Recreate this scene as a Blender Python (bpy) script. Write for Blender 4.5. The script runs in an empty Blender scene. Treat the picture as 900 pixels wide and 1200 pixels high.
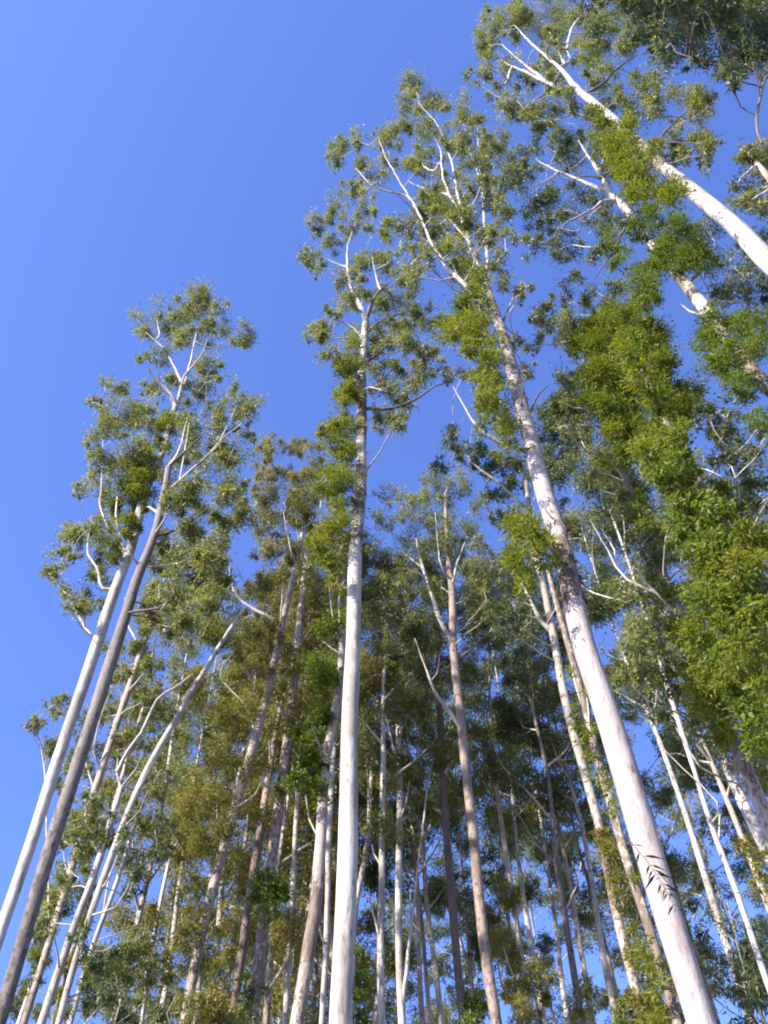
import bpy, math, random
import numpy as np
from mathutils import Matrix, Vector

random.seed(11)
rng = np.random.default_rng(11)
scene = bpy.context.scene
COL = scene.collection

# ------------------------------------------------------------------ camera
FPX, CX, CY = 1100.0, 450.0, 600.0            # focal length and centre in photograph pixels
VP = (430.0, -150.0)                          # where vertical trunks converge
roll = math.atan2(CX - VP[0], CY - VP[1])
tilt = math.pi / 2 - math.atan(math.hypot(CX - VP[0], CY - VP[1]) / FPX)
EYE = np.array((0.0, 0.0, 1.6))
fw = np.array((0.0, math.cos(tilt), math.sin(tilt)))
r0 = np.array((1.0, 0.0, 0.0))
u0 = np.array((0.0, -math.sin(tilt), math.cos(tilt)))
rt = math.cos(roll) * r0 - math.sin(roll) * u0
up = math.sin(roll) * r0 + math.cos(roll) * u0
cam_d = bpy.data.cameras.new('camera')
cam = bpy.data.objects.new('camera', cam_d)
COL.objects.link(cam)
m = Matrix.Identity(4)
for i in range(3):
    m[i][0], m[i][1], m[i][2], m[i][3] = rt[i], up[i], -fw[i], EYE[i]
cam.matrix_world = m
cam_d.sensor_fit = 'VERTICAL'
cam_d.sensor_height = 36.0
cam_d.lens = 36.0 * FPX / 1200.0
cam_d.clip_start = 0.05
cam_d.clip_end = 3000.0
scene.camera = cam

# ------------------------------------------------------------------ sky and sun
SUN_EL, SUN_AZ = math.radians(32), math.radians(-130)      # azimuth clockwise from +Y
sd = Vector((math.sin(SUN_AZ) * math.cos(SUN_EL), math.cos(SUN_AZ) * math.cos(SUN_EL), math.sin(SUN_EL)))
world = bpy.data.worlds.new('World')
scene.world = world
world.use_nodes = True
nt = world.node_tree
bg = nt.nodes['Background']
sky = nt.nodes.new('ShaderNodeTexSky')
sky.sky_type = 'NISHITA'
sky.sun_disc = False
sky.sun_elevation = SUN_EL
sky.sun_rotation = SUN_AZ
sky.altitude = 200
sky.air_density = 1.0
sky.dust_density = 0.6
sky.ozone_density = 2.2
wb = nt.nodes.new('ShaderNodeMix')
wb.data_type = 'RGBA'
wb.blend_type = 'MULTIPLY'
wb.inputs[0].default_value = 1.0
wb.inputs[7].default_value = (0.475, 0.535, 0.86, 1)
nt.links.new(sky.outputs[0], wb.inputs[6])
nt.links.new(wb.outputs[2], bg.inputs[0])
bg.inputs[1].default_value = 0.15

sun_d = bpy.data.lights.new('sun', 'SUN')
sun_d.energy = 4.0
sun_d.angle = math.radians(0.53)
sun_d.color = (1.0, 0.93, 0.82)
sun = bpy.data.objects.new('sun', sun_d)
COL.objects.link(sun)
sun.rotation_euler = sd.to_track_quat('Z', 'Y').to_euler()

vs = scene.view_settings
vs.view_transform = 'Standard'
vs.look = 'None'
vs.exposure = 1.75
vs.gamma = 1.0
vs.use_curve_mapping = False
scene.cycles.max_bounces = 5
scene.cycles.diffuse_bounces = 3
scene.cycles.transmission_bounces = 3
scene.cycles.filter_width = 2.0
scene.cycles.use_denoising = True
scene.cycles.denoiser = 'OPENIMAGEDENOISE'
scene.cycles.denoising_input_passes = 'RGB_ALBEDO_NORMAL'
scene.cycles.sample_clamp_indirect = 4.0

# ------------------------------------------------------------------ materials
def mat(name):
    M = bpy.data.materials.new(name)
    M.use_nodes = True
    t = M.node_tree
    t.nodes.clear()
    return M, t, t.nodes.new('ShaderNodeOutputMaterial')

def node(t, kind, **kw):
    n = t.nodes.new(kind)
    for k, v in kw.items():
        setattr(n, k, v)
    return n

def ramp(t, fac, stops):
    n = t.nodes.new('ShaderNodeValToRGB')
    el = n.color_ramp.elements
    while len(el) > 1:
        el.remove(el[-1])
    el[0].position, el[0].color = stops[0][0], (*stops[0][1], 1)
    for p, c in stops[1:]:
        e = el.new(p)
        e.color = (*c, 1)
    t.links.new(fac, n.inputs[0])
    return n.outputs[0]

def mixc(t, fac, a, b, mode='MIX'):
    n = t.nodes.new('ShaderNodeMix')
    n.data_type = 'RGBA'
    n.blend_type = mode
    for sock, v in ((n.inputs[0], fac), (n.inputs[6], a), (n.inputs[7], b)):
        if isinstance(v, (int, float)):
            sock.default_value = v
        elif isinstance(v, tuple):
            sock.default_value = (*v, 1)
        else:
            t.links.new(v, sock)
    return n.outputs[2]

def noise(t, vec, scale, detail=4, rough=0.55):
    n = t.nodes.new('ShaderNodeTexNoise')
    n.inputs['Scale'].default_value = scale
    n.inputs['Detail'].default_value = detail
    n.inputs['Roughness'].default_value = rough
    t.links.new(vec, n.inputs['Vector'])
    return n.outputs[0]

def math_n(t, op, a, b=None, c=None):
    n = t.nodes.new('ShaderNodeMath')
    n.operation = op
    for i, v in enumerate((a, b, c)):
        if v is None:
            continue
        if isinstance(v, (int, float)):
            n.inputs[i].default_value = v
        else:
            t.links.new(v, n.inputs[i])
    return n.outputs[0]

def bark_material(name, clean, clean2, rough_a, rough_b):
    """smooth gum bark with mottling; the 'rough' attribute brings in flaking, stringy old bark"""
    M, t, out = mat(name)
    tc = node(t, 'ShaderNodeTexCoord')
    info = node(t, 'ShaderNodeObjectInfo')
    off = node(t, 'ShaderNodeVectorMath', operation='ADD')
    t.links.new(tc.outputs['Object'], off.inputs[0])
    sc = node(t, 'ShaderNodeVectorMath', operation='SCALE')
    sc.inputs[0].default_value = (17.0, 31.0, 23.0)
    t.links.new(info.outputs['Random'], sc.inputs['Scale'])
    t.links.new(sc.outputs[0], off.inputs[1])
    st = node(t, 'ShaderNodeMapping')
    st.inputs['Scale'].default_value = (1.0, 1.0, 0.28)
    t.links.new(off.outputs[0], st.inputs[0])
    big = math_n(t, 'ADD', math_n(t, 'MULTIPLY', noise(t, st.outputs[0], 1.8, 4), 0.55), math_n(t, 'MULTIPLY', noise(t, st.outputs[0], 7.5, 5, 0.6), 0.45))
    fine = noise(t, st.outputs[0], 16.0, 5, 0.65)
    col = mixc(t, ramp(t, big, [(0.43, (0, 0, 0)), (0.50, (0.3, 0.3, 0.3)), (0.58, (1, 1, 1))]), clean, clean2)
    # small scars and streaks
    scar = ramp(t, fine, [(0.33, (1, 1, 1)), (0.44, (0, 0, 0))])
    col = mixc(t, math_n(t, 'MULTIPLY', scar, 0.6), col, tuple(0.55 * v for v in rough_b))
    vo = node(t, 'ShaderNodeTexVoronoi')
    vo.inputs['Scale'].default_value = 1.7
    st3 = node(t, 'ShaderNodeMapping')
    st3.inputs['Scale'].default_value = (1.3, 1.3, 0.7)
    t.links.new(off.outputs[0], st3.inputs[0])
    t.links.new(st3.outputs[0], vo.inputs['Vector'])
    knot = ramp(t, math_n(t, 'ADD', vo.outputs['Distance'], math_n(t, 'MULTIPLY', math_n(t, 'SUBTRACT', fine, 0.5), 0.12)), [(0.05, (1, 1, 1)), (0.11, (0, 0, 0))])
    col = mixc(t, math_n(t, 'MULTIPLY', knot, 0.75), col, rough_a)
    at = node(t, 'ShaderNodeAttribute', attribute_name='rough')
    st2 = node(t, 'ShaderNodeMapping')
    st2.inputs['Scale'].default_value = (1.0, 1.0, 0.55)
    t.links.new(off.outputs[0], st2.inputs[0])
    flake = noise(t, st2.outputs[0], 11.0, 6, 0.7)
    thr = math_n(t, 'ADD', math_n(t, 'MULTIPLY', at.outputs['Fac'], 0.62), math_n(t, 'SUBTRACT', flake, 0.78))
    mask = ramp(t, thr, [(0.0, (0, 0, 0)), (0.05, (1, 1, 1))])
    roughc = mixc(t, ramp(t, fine, [(0.35, (0, 0, 0)), (0.65, (1, 1, 1))]), rough_a, rough_b)
    col = mixc(t, mask, col, roughc)
    bs = node(t, 'ShaderNodeBsdfPrincipled')
    t.links.new(col, bs.inputs['Base Color'])
    bs.inputs['Roughness'].default_value = 0.72
    bs.inputs['Specular IOR Level'].default_value = 0.25
    bump = node(t, 'ShaderNodeBump')
    bump.inputs['Strength'].default_value = 0.55
    bump.inputs['Distance'].default_value = 0.05
    h = math_n(t, 'ADD', math_n(t, 'MULTIPLY', fine, 0.5), math_n(t, 'MULTIPLY', mask, 0.6))
    t.links.new(h, bump.inputs['Height'])
    t.links.new(bump.outputs[0], bs.inputs['Normal'])
    t.links.new(bs.outputs[0], out.inputs[0])
    return M

def leaf_material(name, a, b, c, trans, gloss=0.5, rough=0.38):
    M, t, out = mat(name)
    tint = node(t, 'ShaderNodeAttribute', attribute_name='tint')
    tc = node(t, 'ShaderNodeTexCoord')
    big = noise(t, tc.outputs['Object'], 0.45, 2)
    f = math_n(t, 'ADD', math_n(t, 'MULTIPLY', tint.outputs['Fac'], 0.62), math_n(t, 'MULTIPLY', math_n(t, 'SUBTRACT', big, 0.3), 0.9))
    col = ramp(t, f, [(0.12, a), (0.5, b), (0.9, c)])
    bs = node(t, 'ShaderNodeBsdfPrincipled')
    t.links.new(col, bs.inputs['Base Color'])
    bs.inputs['Roughness'].default_value = rough
    bs.inputs['Specular IOR Level'].default_value = gloss
    tr = node(t, 'ShaderNodeBsdfTranslucent')
    t.links.new(mixc(t, 1.0, col, trans, 'MULTIPLY'), tr.inputs[0])
    mx = node(t, 'ShaderNodeMixShader')
    mx.inputs[0].default_value = 0.46
    t.links.new(bs.outputs[0], mx.inputs[1])
    t.links.new(tr.outputs[0], mx.inputs[2])
    t.links.new(mx.outputs[0], out.inputs[0])
    return M

M_WHITE = bark_material('bark_white', (0.44, 0.41, 0.38), (0.27, 0.235, 0.205), (0.105, 0.08, 0.062), (0.22, 0.17, 0.135))
M_BIG = bark_material('bark_rosy', (0.37, 0.32, 0.30), (0.205, 0.162, 0.152), (0.105, 0.075, 0.06), (0.22, 0.162, 0.13))
M_PINK = bark_material('bark_pinkish', (0.39, 0.33, 0.28), (0.25, 0.195, 0.16), (0.10, 0.07, 0.055), (0.22, 0.165, 0.125))
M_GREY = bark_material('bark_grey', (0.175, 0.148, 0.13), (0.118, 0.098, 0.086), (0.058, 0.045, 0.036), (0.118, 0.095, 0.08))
M_BROWN = bark_material('bark_brown', (0.28, 0.215, 0.18), (0.17, 0.12, 0.095), (0.075, 0.053, 0.042), (0.16, 0.115, 0.09))
M_DARKTWIG = bark_material('bark_dark', (0.13, 0.105, 0.085), (0.09, 0.07, 0.055), (0.05, 0.04, 0.03), (0.1, 0.075, 0.06))
M_GUM = leaf_material('leaf_gum', (0.072, 0.092, 0.034), (0.158, 0.172, 0.064), (0.265, 0.255, 0.118), (1.6, 1.6, 0.6), 0.35, 0.48)
M_OLIVE = leaf_material('leaf_olive', (0.095, 0.102, 0.028), (0.180, 0.174, 0.050), (0.265, 0.222, 0.088), (1.6, 1.5, 0.5), 0.3, 0.5)
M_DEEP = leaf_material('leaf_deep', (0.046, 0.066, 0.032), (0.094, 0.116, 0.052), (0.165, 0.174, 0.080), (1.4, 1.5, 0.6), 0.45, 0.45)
M_SHOOT = leaf_material('leaf_shoot', (0.074, 0.094, 0.013), (0.142, 0.164, 0.024), (0.235, 0.226, 0.042), (1.6, 1.6, 0.35), 0.25, 0.5)
M_VINE = leaf_material('leaf_vine', (0.060, 0.090, 0.013), (0.108, 0.146, 0.022), (0.165, 0.195, 0.036), (1.5, 1.6, 0.35), 0.3, 0.5)
M_FROND_SHADOW = leaf_material('leaf_frond_shadow', (0.010, 0.016, 0.007), (0.014, 0.022, 0.010), (0.02, 0.03, 0.012), (1.4, 1.5, 0.6), 0.2, 0.6)  # shade put into the colour: near-black leaflets stand in for a frond's shadow

def ground_material():
    M, t, out = mat('forest_floor')
    tc = node(t, 'ShaderNodeTexCoord')
    n1 = noise(t, tc.outputs['Object'], 0.7, 6)
    n2 = noise(t, tc.outputs['Object'], 9.0, 6, 0.7)
    c = mixc(t, ramp(t, n1, [(0.4, (0, 0, 0)), (0.6, (1, 1, 1))]), (0.13, 0.095, 0.06), (0.07, 0.09, 0.03))
    c = mixc(t, ramp(t, n2, [(0.35, (0, 0, 0)), (0.7, (1, 1, 1))]), c, (0.20, 0.15, 0.10))
    bs = node(t, 'ShaderNodeBsdfPrincipled')
    bs.inputs['Roughness'].default_value = 0.95
    t.links.new(c, bs.inputs['Base Color'])
    b = node(t, 'ShaderNodeBump')
    b.inputs['Strength'].default_value = 0.8
    b.inputs['Distance'].default_value = 0.08
    t.links.new(n2, b.inputs['Height'])
    t.links.new(b.outputs[0], bs.inputs['Normal'])
    t.links.new(bs.outputs[0], out.inputs[0])
    return M

# ------------------------------------------------------------------ mesh helpers
def P(px, py, Y):
    """the point seen at photograph pixel (px, py) that stands Y metres ahead of the camera"""
    d = rt * ((px - CX) / FPX) - up * ((py - CY) / FPX) + fw
    return EYE + d * (Y / d[1])

def depth_of(p):
    return float(np.dot(np.asarray(p) - EYE, fw))

def mesh_from(name, V, F, material, attr=None, attr_name=None, domain='POINT', smooth=True):
    """V (n,3) float; F (m,4) int quads"""
    me = bpy.data.meshes.new(name)
    V = np.asarray(V, dtype=np.float32)
    F = np.asarray(F, dtype=np.int32)
    me.vertices.add(len(V))
    me.vertices.foreach_set('co', V.ravel())
    k = F.shape[1]
    me.loops.add(F.size)
    me.loops.foreach_set('vertex_index', F.ravel())
    me.polygons.add(len(F))
    me.polygons.foreach_set('loop_start', np.arange(0, F.size, k, dtype=np.int32))
    me.polygons.foreach_set('use_smooth', np.full(len(F), smooth, dtype=bool))
    if attr is not None:
        a = me.attributes.new(attr_name, 'FLOAT', domain)
        a.data.foreach_set('value', np.asarray(attr, dtype=np.float32))
    me.update(calc_edges=True)
    me.materials.append(material)
    return me

def link(name, data, parent=None, kind=None):
    o = bpy.data.objects.new(name, data)
    COL.objects.link(o)
    if parent is not None:
        o.parent = parent
    if kind:
        o['kind'] = kind
    return o

def smooth_path(pts, vals, step):
    """Catmull-Rom through pts; vals are interpolated alongside"""
    pts = np.asarray(pts, float)
    vals = np.asarray(vals, float)
    if len(pts) == 2:
        n = max(2, int(np.linalg.norm(pts[1] - pts[0]) / step))
        s = np.linspace(0, 1, n + 1)[:, None]
        return pts[0] + (pts[1] - pts[0]) * s, vals[0] + (vals[1] - vals[0]) * s
    E = np.vstack([2 * pts[0] - pts[1], pts, 2 * pts[-1] - pts[-2]])
    op, ov = [], []
    for i in range(len(pts) - 1):
        a, b, c, d = E[i], E[i + 1], E[i + 2], E[i + 3]
        n = max(1, int(round(np.linalg.norm(c - b) / step)))
        for k in range(n):
            s = k / n
            op.append(0.5 * (2 * b + (c - a) * s + (2 * a - 5 * b + 4 * c - d) * s * s + (3 * b - a - 3 * c + d) * s ** 3))
            ov.append(vals[i] + (vals[i + 1] - vals[i]) * s)
    op.append(pts[-1])
    ov.append(vals[-1])
    return np.array(op), np.array(ov)

def tube(path, radii, sides, lump=0.0):
    """returns verts, quads of a tapered tube with a closed tip"""
    n = len(path)
    T = np.gradient(path, axis=0)
    T /= np.linalg.norm(T, axis=1)[:, None] + 1e-9
    ref = np.array((1.0, 0.0, 0.0)) if abs(T[0][0]) < 0.8 else np.array((0.0, 1.0, 0.0))
    A = np.cross(T, ref)
    A /= np.linalg.norm(A, axis=1)[:, None] + 1e-9
    B = np.cross(T, A)
    th = np.arange(sides) * 2 * math.pi / sides
    R = np.repeat(radii[:, None], sides, 1)
    if lump:
        ph = rng.uniform(0, 6.28, 3)
        zz = np.arange(n)[:, None]
        R = R * (1 + lump * (np.sin(2 * th[None, :] + ph[0] + zz * 0.23) + 0.6 * np.sin(3 * th[None, :] + ph[1] - zz * 0.17)
                             + 0.8 * np.sin(zz * 0.9 + ph[2])))
    V = path[:, None, :] + R[..., None] * (np.cos(th)[None, :, None] * A[:, None, :] + np.sin(th)[None, :, None] * B[:, None, :])
    V = V.reshape(-1, 3)
    i = np.arange(n - 1)[:, None] * sides
    j = np.arange(sides)[None, :]
    j2 = (j + 1) % sides
    F = np.stack([i + j, i + j2, i + sides + j2, i + sides + j], -1).reshape(-1, 4)
    return V, F

class Bag:
    """collects twigs of one tree into one mesh"""
    def __init__(self):
        self.V, self.F, self.n = [], [], 0
    def add(self, V, F):
        self.V.append(V)
        self.F.append(F + self.n)
        self.n += len(V)
    def mesh(self, name, material):
        return mesh_from(name, np.vstack(self.V), np.vstack(self.F), material)

def unit(n):
    v = rng.normal(size=(n, 3))
    return v / (np.linalg.norm(v, axis=1)[:, None] + 1e-9)

DENS = {'gum': 3.3, 'shoot': 3.6, 'vine': 2.8}

def leaves_for(blobs, length, width, density, style='gum', cap=5200):
    """blobs: (m,4) centre and radius. Returns V, F, tint: hanging lance leaves in uneven tufts"""
    VV, TT = [], []
    for bx, by, bz, r in blobs:
        n = int(min(cap, max(60, DENS[style] * density * r * r)))
        k = max(7, int(7 + 12 * r))
        c = np.array((bx, by, bz))
        if style == 'gum':
            ani = rng.uniform(0.45, 1.6, 3)
            sub = c + unit(k) * (rng.random((k, 1)) ** 0.55) * r * 1.12 * ani * np.array((1, 1, 0.85))
            sub[:, 2] += 0.12 * r
            spread = 0.265 * r
        else:
            sub = c + unit(k) * (rng.random((k, 1)) ** 0.4) * r * 0.85
            spread = 0.34 * r * rng.uniform(.7, 1.4)
        w = rng.random(k) ** 1.5 + 0.12
        idx = rng.choice(k, n, p=w / w.sum())
        g = rng.normal(size=(n, 3)) * spread * (0.45 + 0.85 * rng.random((k, 1)))[idx]
        g[:, 2] = g[:, 2] * 0.75 - (rng.exponential(0.16 * r, n) if style == 'gum' else 0)
        p = sub[idx] + g
        outw = p - c
        outw /= np.linalg.norm(outw, axis=1)[:, None] + 1e-6
        if style == 'gum':
            d = unit(n) * 0.75 + outw * 0.35 + np.array((0, 0, -0.62))
        else:
            d = unit(n) * 0.8 + outw * 0.7 + np.array((0, 0, 0.02))
        d /= np.linalg.norm(d, axis=1)[:, None]
        s = np.cross(d, unit(n))
        s /= np.linalg.norm(s, axis=1)[:, None] + 1e-6
        nn = np.cross(d, s)
        L = length * (0.55 + 0.9 * rng.random((n, 1))) * (0.88 if style == 'gum' else 1)
        W = L * width * (0.75 + 0.5 * rng.random((n, 1)))
        cur = nn * L * (rng.random((n, 1)) - 0.5) * 0.35
        if style == 'gum':
            q = np.stack([p + s * W * 0.55 + d * L * 0.2 * rng.random((n, 1)), p - s * W * 0.55 + d * L * 0.2 * rng.random((n, 1)), p + d * L + cur], 1)
        else:
            q = np.stack([p, p + d * L * 0.42 + s * W * 0.5 + cur, p + d * L + np.array((0, 0, -0.08)) * L, p + d * L * 0.42 - s * W * 0.5 + cur], 1)
        VV.append(q.reshape(-1, 3))
        TT.append(np.clip(rng.normal(0.45, 0.2, n) + rng.normal(0, 0.16, k)[idx], 0, 1))
    V = np.vstack(VV)
    F = np.arange(len(V)).reshape(-1, 3 if style == 'gum' else 4)
    return V, F, np.concatenate(TT)

# ------------------------------------------------------------------ tree builder
N_TREES = []

class Tree:
    def __init__(self, name, base, label, category='tree', group='tall gum trees'):
        self.base = np.asarray(base, float)
        self.root = bpy.data.objects.new(name, None)
        COL.objects.link(self.root)
        self.root.location = self.base
        self.root.empty_display_size = 0.3
        self.root['label'] = label
        self.root['category'] = category
        if group:
            self.root['group'] = group
        self.nodes = []        # skeleton points (world) with radius, for twigs to spring from
        self.blobs, self.shoots, self.vines = [], [], []
        self.twigs = Bag()
        N_TREES.append(self)

    def trunk(self, pts, radii, rough, material, sides=14):
        """pts from the ground upward"""
        vals = np.stack([radii, rough], 1)
        path, v = smooth_path(pts, vals, 0.5)
        zz = path[:, 2:3]
        ph = rng.uniform(0, 6.28, 4)
        sway = np.hstack([np.sin(zz * 0.55 + ph[0]) + 0.6 * np.sin(zz * 1.3 + ph[1]), np.sin(zz * 0.5 + ph[2]) + 0.6 * np.sin(zz * 1.2 + ph[3]), zz * 0])
        path = path + sway * np.minimum(0.03, 0.12 * v[:, :1])
        V, F = tube(path, v[:, 0], sides, 0.024)
        a = np.repeat(v[:, 1], sides)
        self.trunk_ob = link('trunk', mesh_from('trunk', V - self.base, F, material, a, 'rough'), self.root)
        self.path = path
        self.prad = v[:, 0]
        self.add_nodes(path, v[:, 0])
        return self

    def add_nodes(self, path, rad):
        for p, r in zip(path, rad):
            self.nodes.append((p[0], p[1], p[2], r))

    def limb(self, pts, r_a, r_b, material, rough=0.0, sides=8, wig=0.012):
        pts = np.asarray(pts, float)
        path, v = smooth_path(pts, np.linspace(r_a, r_b, len(pts))[:, None], 0.35)
        path[1:-1] += rng.normal(0, wig, path[1:-1].shape)
        V, F = tube(path, v[:, 0], sides, 0.02)
        a = np.full(len(V), rough)
        o = link('limb', mesh_from('limb', V - self.base, F, material, a, 'rough'), self.trunk_ob)
        self.add_nodes(path, v[:, 0])
        return path

    def twig(self, a, b, r_a, r_b, n=5, bend=0.16, sides=4):
        a, b = np.asarray(a, float), np.asarray(b, float)
        L = np.linalg.norm(b - a)
        s = np.linspace(0, 1, n)[:, None]
        off = rng.normal(0, 1, 3) * L * bend
        off[2] -= abs(off[2]) * 0.6
        path = a + (b - a) * s + off * (s * (1 - s) * 2) + rng.normal(0, 0.02 * L, (n, 3)) * (s * (1 - s) * 4)
        V, F = tube(path, np.linspace(r_a, r_b, n), sides)
        self.twigs.add(V - self.base, F)
        return path

    def finish(self, leaf, leaf_len=0.13, leaf_w=0.28, density=1500, twig_mat=None, shoot_mat=None, vine_density=2300, inner=4):
        nodes = np.array(self.nodes)
        allb = [(b, 'g') for b in self.blobs] + [(b, 's') for b in self.shoots] + [(b, 'v') for b in self.vines]
        # twigs grow from the nearest lower piece of the skeleton towards each clump
        order = sorted(range(len(self.blobs)), key=lambda i: min(np.sum((nodes[:, :3] - np.array(self.blobs[i][:3])) ** 2, axis=1)))
        for i in order:
            x, y, z, r = self.blobs[i]
            c = np.array((x, y, z))
            N = nodes[:, :3]
            dz = N[:, 2] - z
            cost = np.linalg.norm(N - c, axis=1) + np.maximum(dz + 0.2, 0) * 1.6
            k = int(np.argmin(cost))
            ra = min(max(nodes[k, 3] * 0.6, 0.011), 0.028)
            pth = self.twig(N[k], c, ra, 0.009)
            nodes = np.vstack([nodes, np.column_stack([pth[1:], np.linspace(ra, 0.011, len(pth))[1:]])])
            e = unit(inner) * r * np.array((0.8, 0.8, 0.7))
            for q in range(inner):
                self.twig(pth[-2 if q % 2 else -1], c + e[q], 0.009, 0.004, n=4, sides=3)
        if self.twigs.n:
            link('twigs', self.twigs.mesh('twigs', twig_mat or M_WHITE), self.root, 'stuff')
        if self.blobs:
            V, F, T = leaves_for(self.blobs, leaf_len, leaf_w, density)
            link('crown', mesh_from('crown', V - self.base, F, leaf, T, 'tint', 'FACE', False), self.root, 'stuff')
        if self.shoots:
            V, F, T = leaves_for(self.shoots, leaf_len * 0.82, 0.24, vine_density, 'shoot', 3200)
            link('trunk_shoots', mesh_from('trunk_shoots', V - self.base, F, shoot_mat or M_SHOOT, T, 'tint', 'FACE', False), self.root, 'stuff')
        if self.vines:
            V, F, T = leaves_for(self.vines, leaf_len * 0.68, 0.55, vine_density * 0.9, 'vine', 3200)
            link('climbing_vine', mesh_from('climbing_vine', V - self.base, F, M_VINE, T, 'tint', 'FACE', False), self.root, 'stuff')

    # crown made by growth rather than by tracing
    def grow(self, z0, z1, spread, n_limbs, material, blob_r=(0.45, 0.8), steep=0.8, dense=1.0):
        path, rad = self.path, self.prad
        zs = path[:, 2]
        a0 = rng.uniform(0, 6.28)
        for i in range(n_limbs):
            f = (i + rng.uniform(0.1, 0.9)) / n_limbs
            z = z0 + (z1 - z0) * f
            k = min(len(zs) - 2, max(1, int(np.searchsorted(zs, z))))
            a = a0 + i * 2.4 + rng.normal(0, 0.3)
            prof = (0.45 + 0.75 * math.sin(math.pi * min(1, 0.18 + f * 0.78)))
            L = spread * prof * rng.uniform(0.75, 1.25)
            d = np.array((math.cos(a), math.sin(a), 0))
            p0 = path[k]
            p1 = p0 + d * L * 0.35 + np.array((0, 0, L * 0.45 * steep))
            p2 = p0 + d * L * 0.72 + np.array((0, 0, L * 1.0 * steep)) + rng.normal(0, 0.15, 3)
            p3 = p0 + d * L * 0.98 + np.array((0, 0, L * 1.45 * steep)) + rng.normal(0, 0.2, 3)
            lp = self.limb([p0, p1, p2, p3], min(rad[k] * 0.62, 0.075), 0.014, material, 0.1, 6)
            m = int((2.5 + 1.5 * L) * dense)
            for q in range(m):
                s = rng.uniform(0.35, 1.0)
                b = lp[int(s * (len(lp) - 1))]
                off = unit(1)[0] * L * rng.uniform(0.12, 0.42) * np.array((1, 1, 0.75))
                self.blobs.append((*(b + off), rng.uniform(*blob_r)))
        top = path[-1]
        for q in range(int(9 * dense)):
            off = unit(1)[0] * spread * 0.42 * rng.random() ** 0.4
            self.blobs.append((*(top + off + np.array((0, 0, 0.1 * spread))), rng.uniform(*blob_r)))


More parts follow.
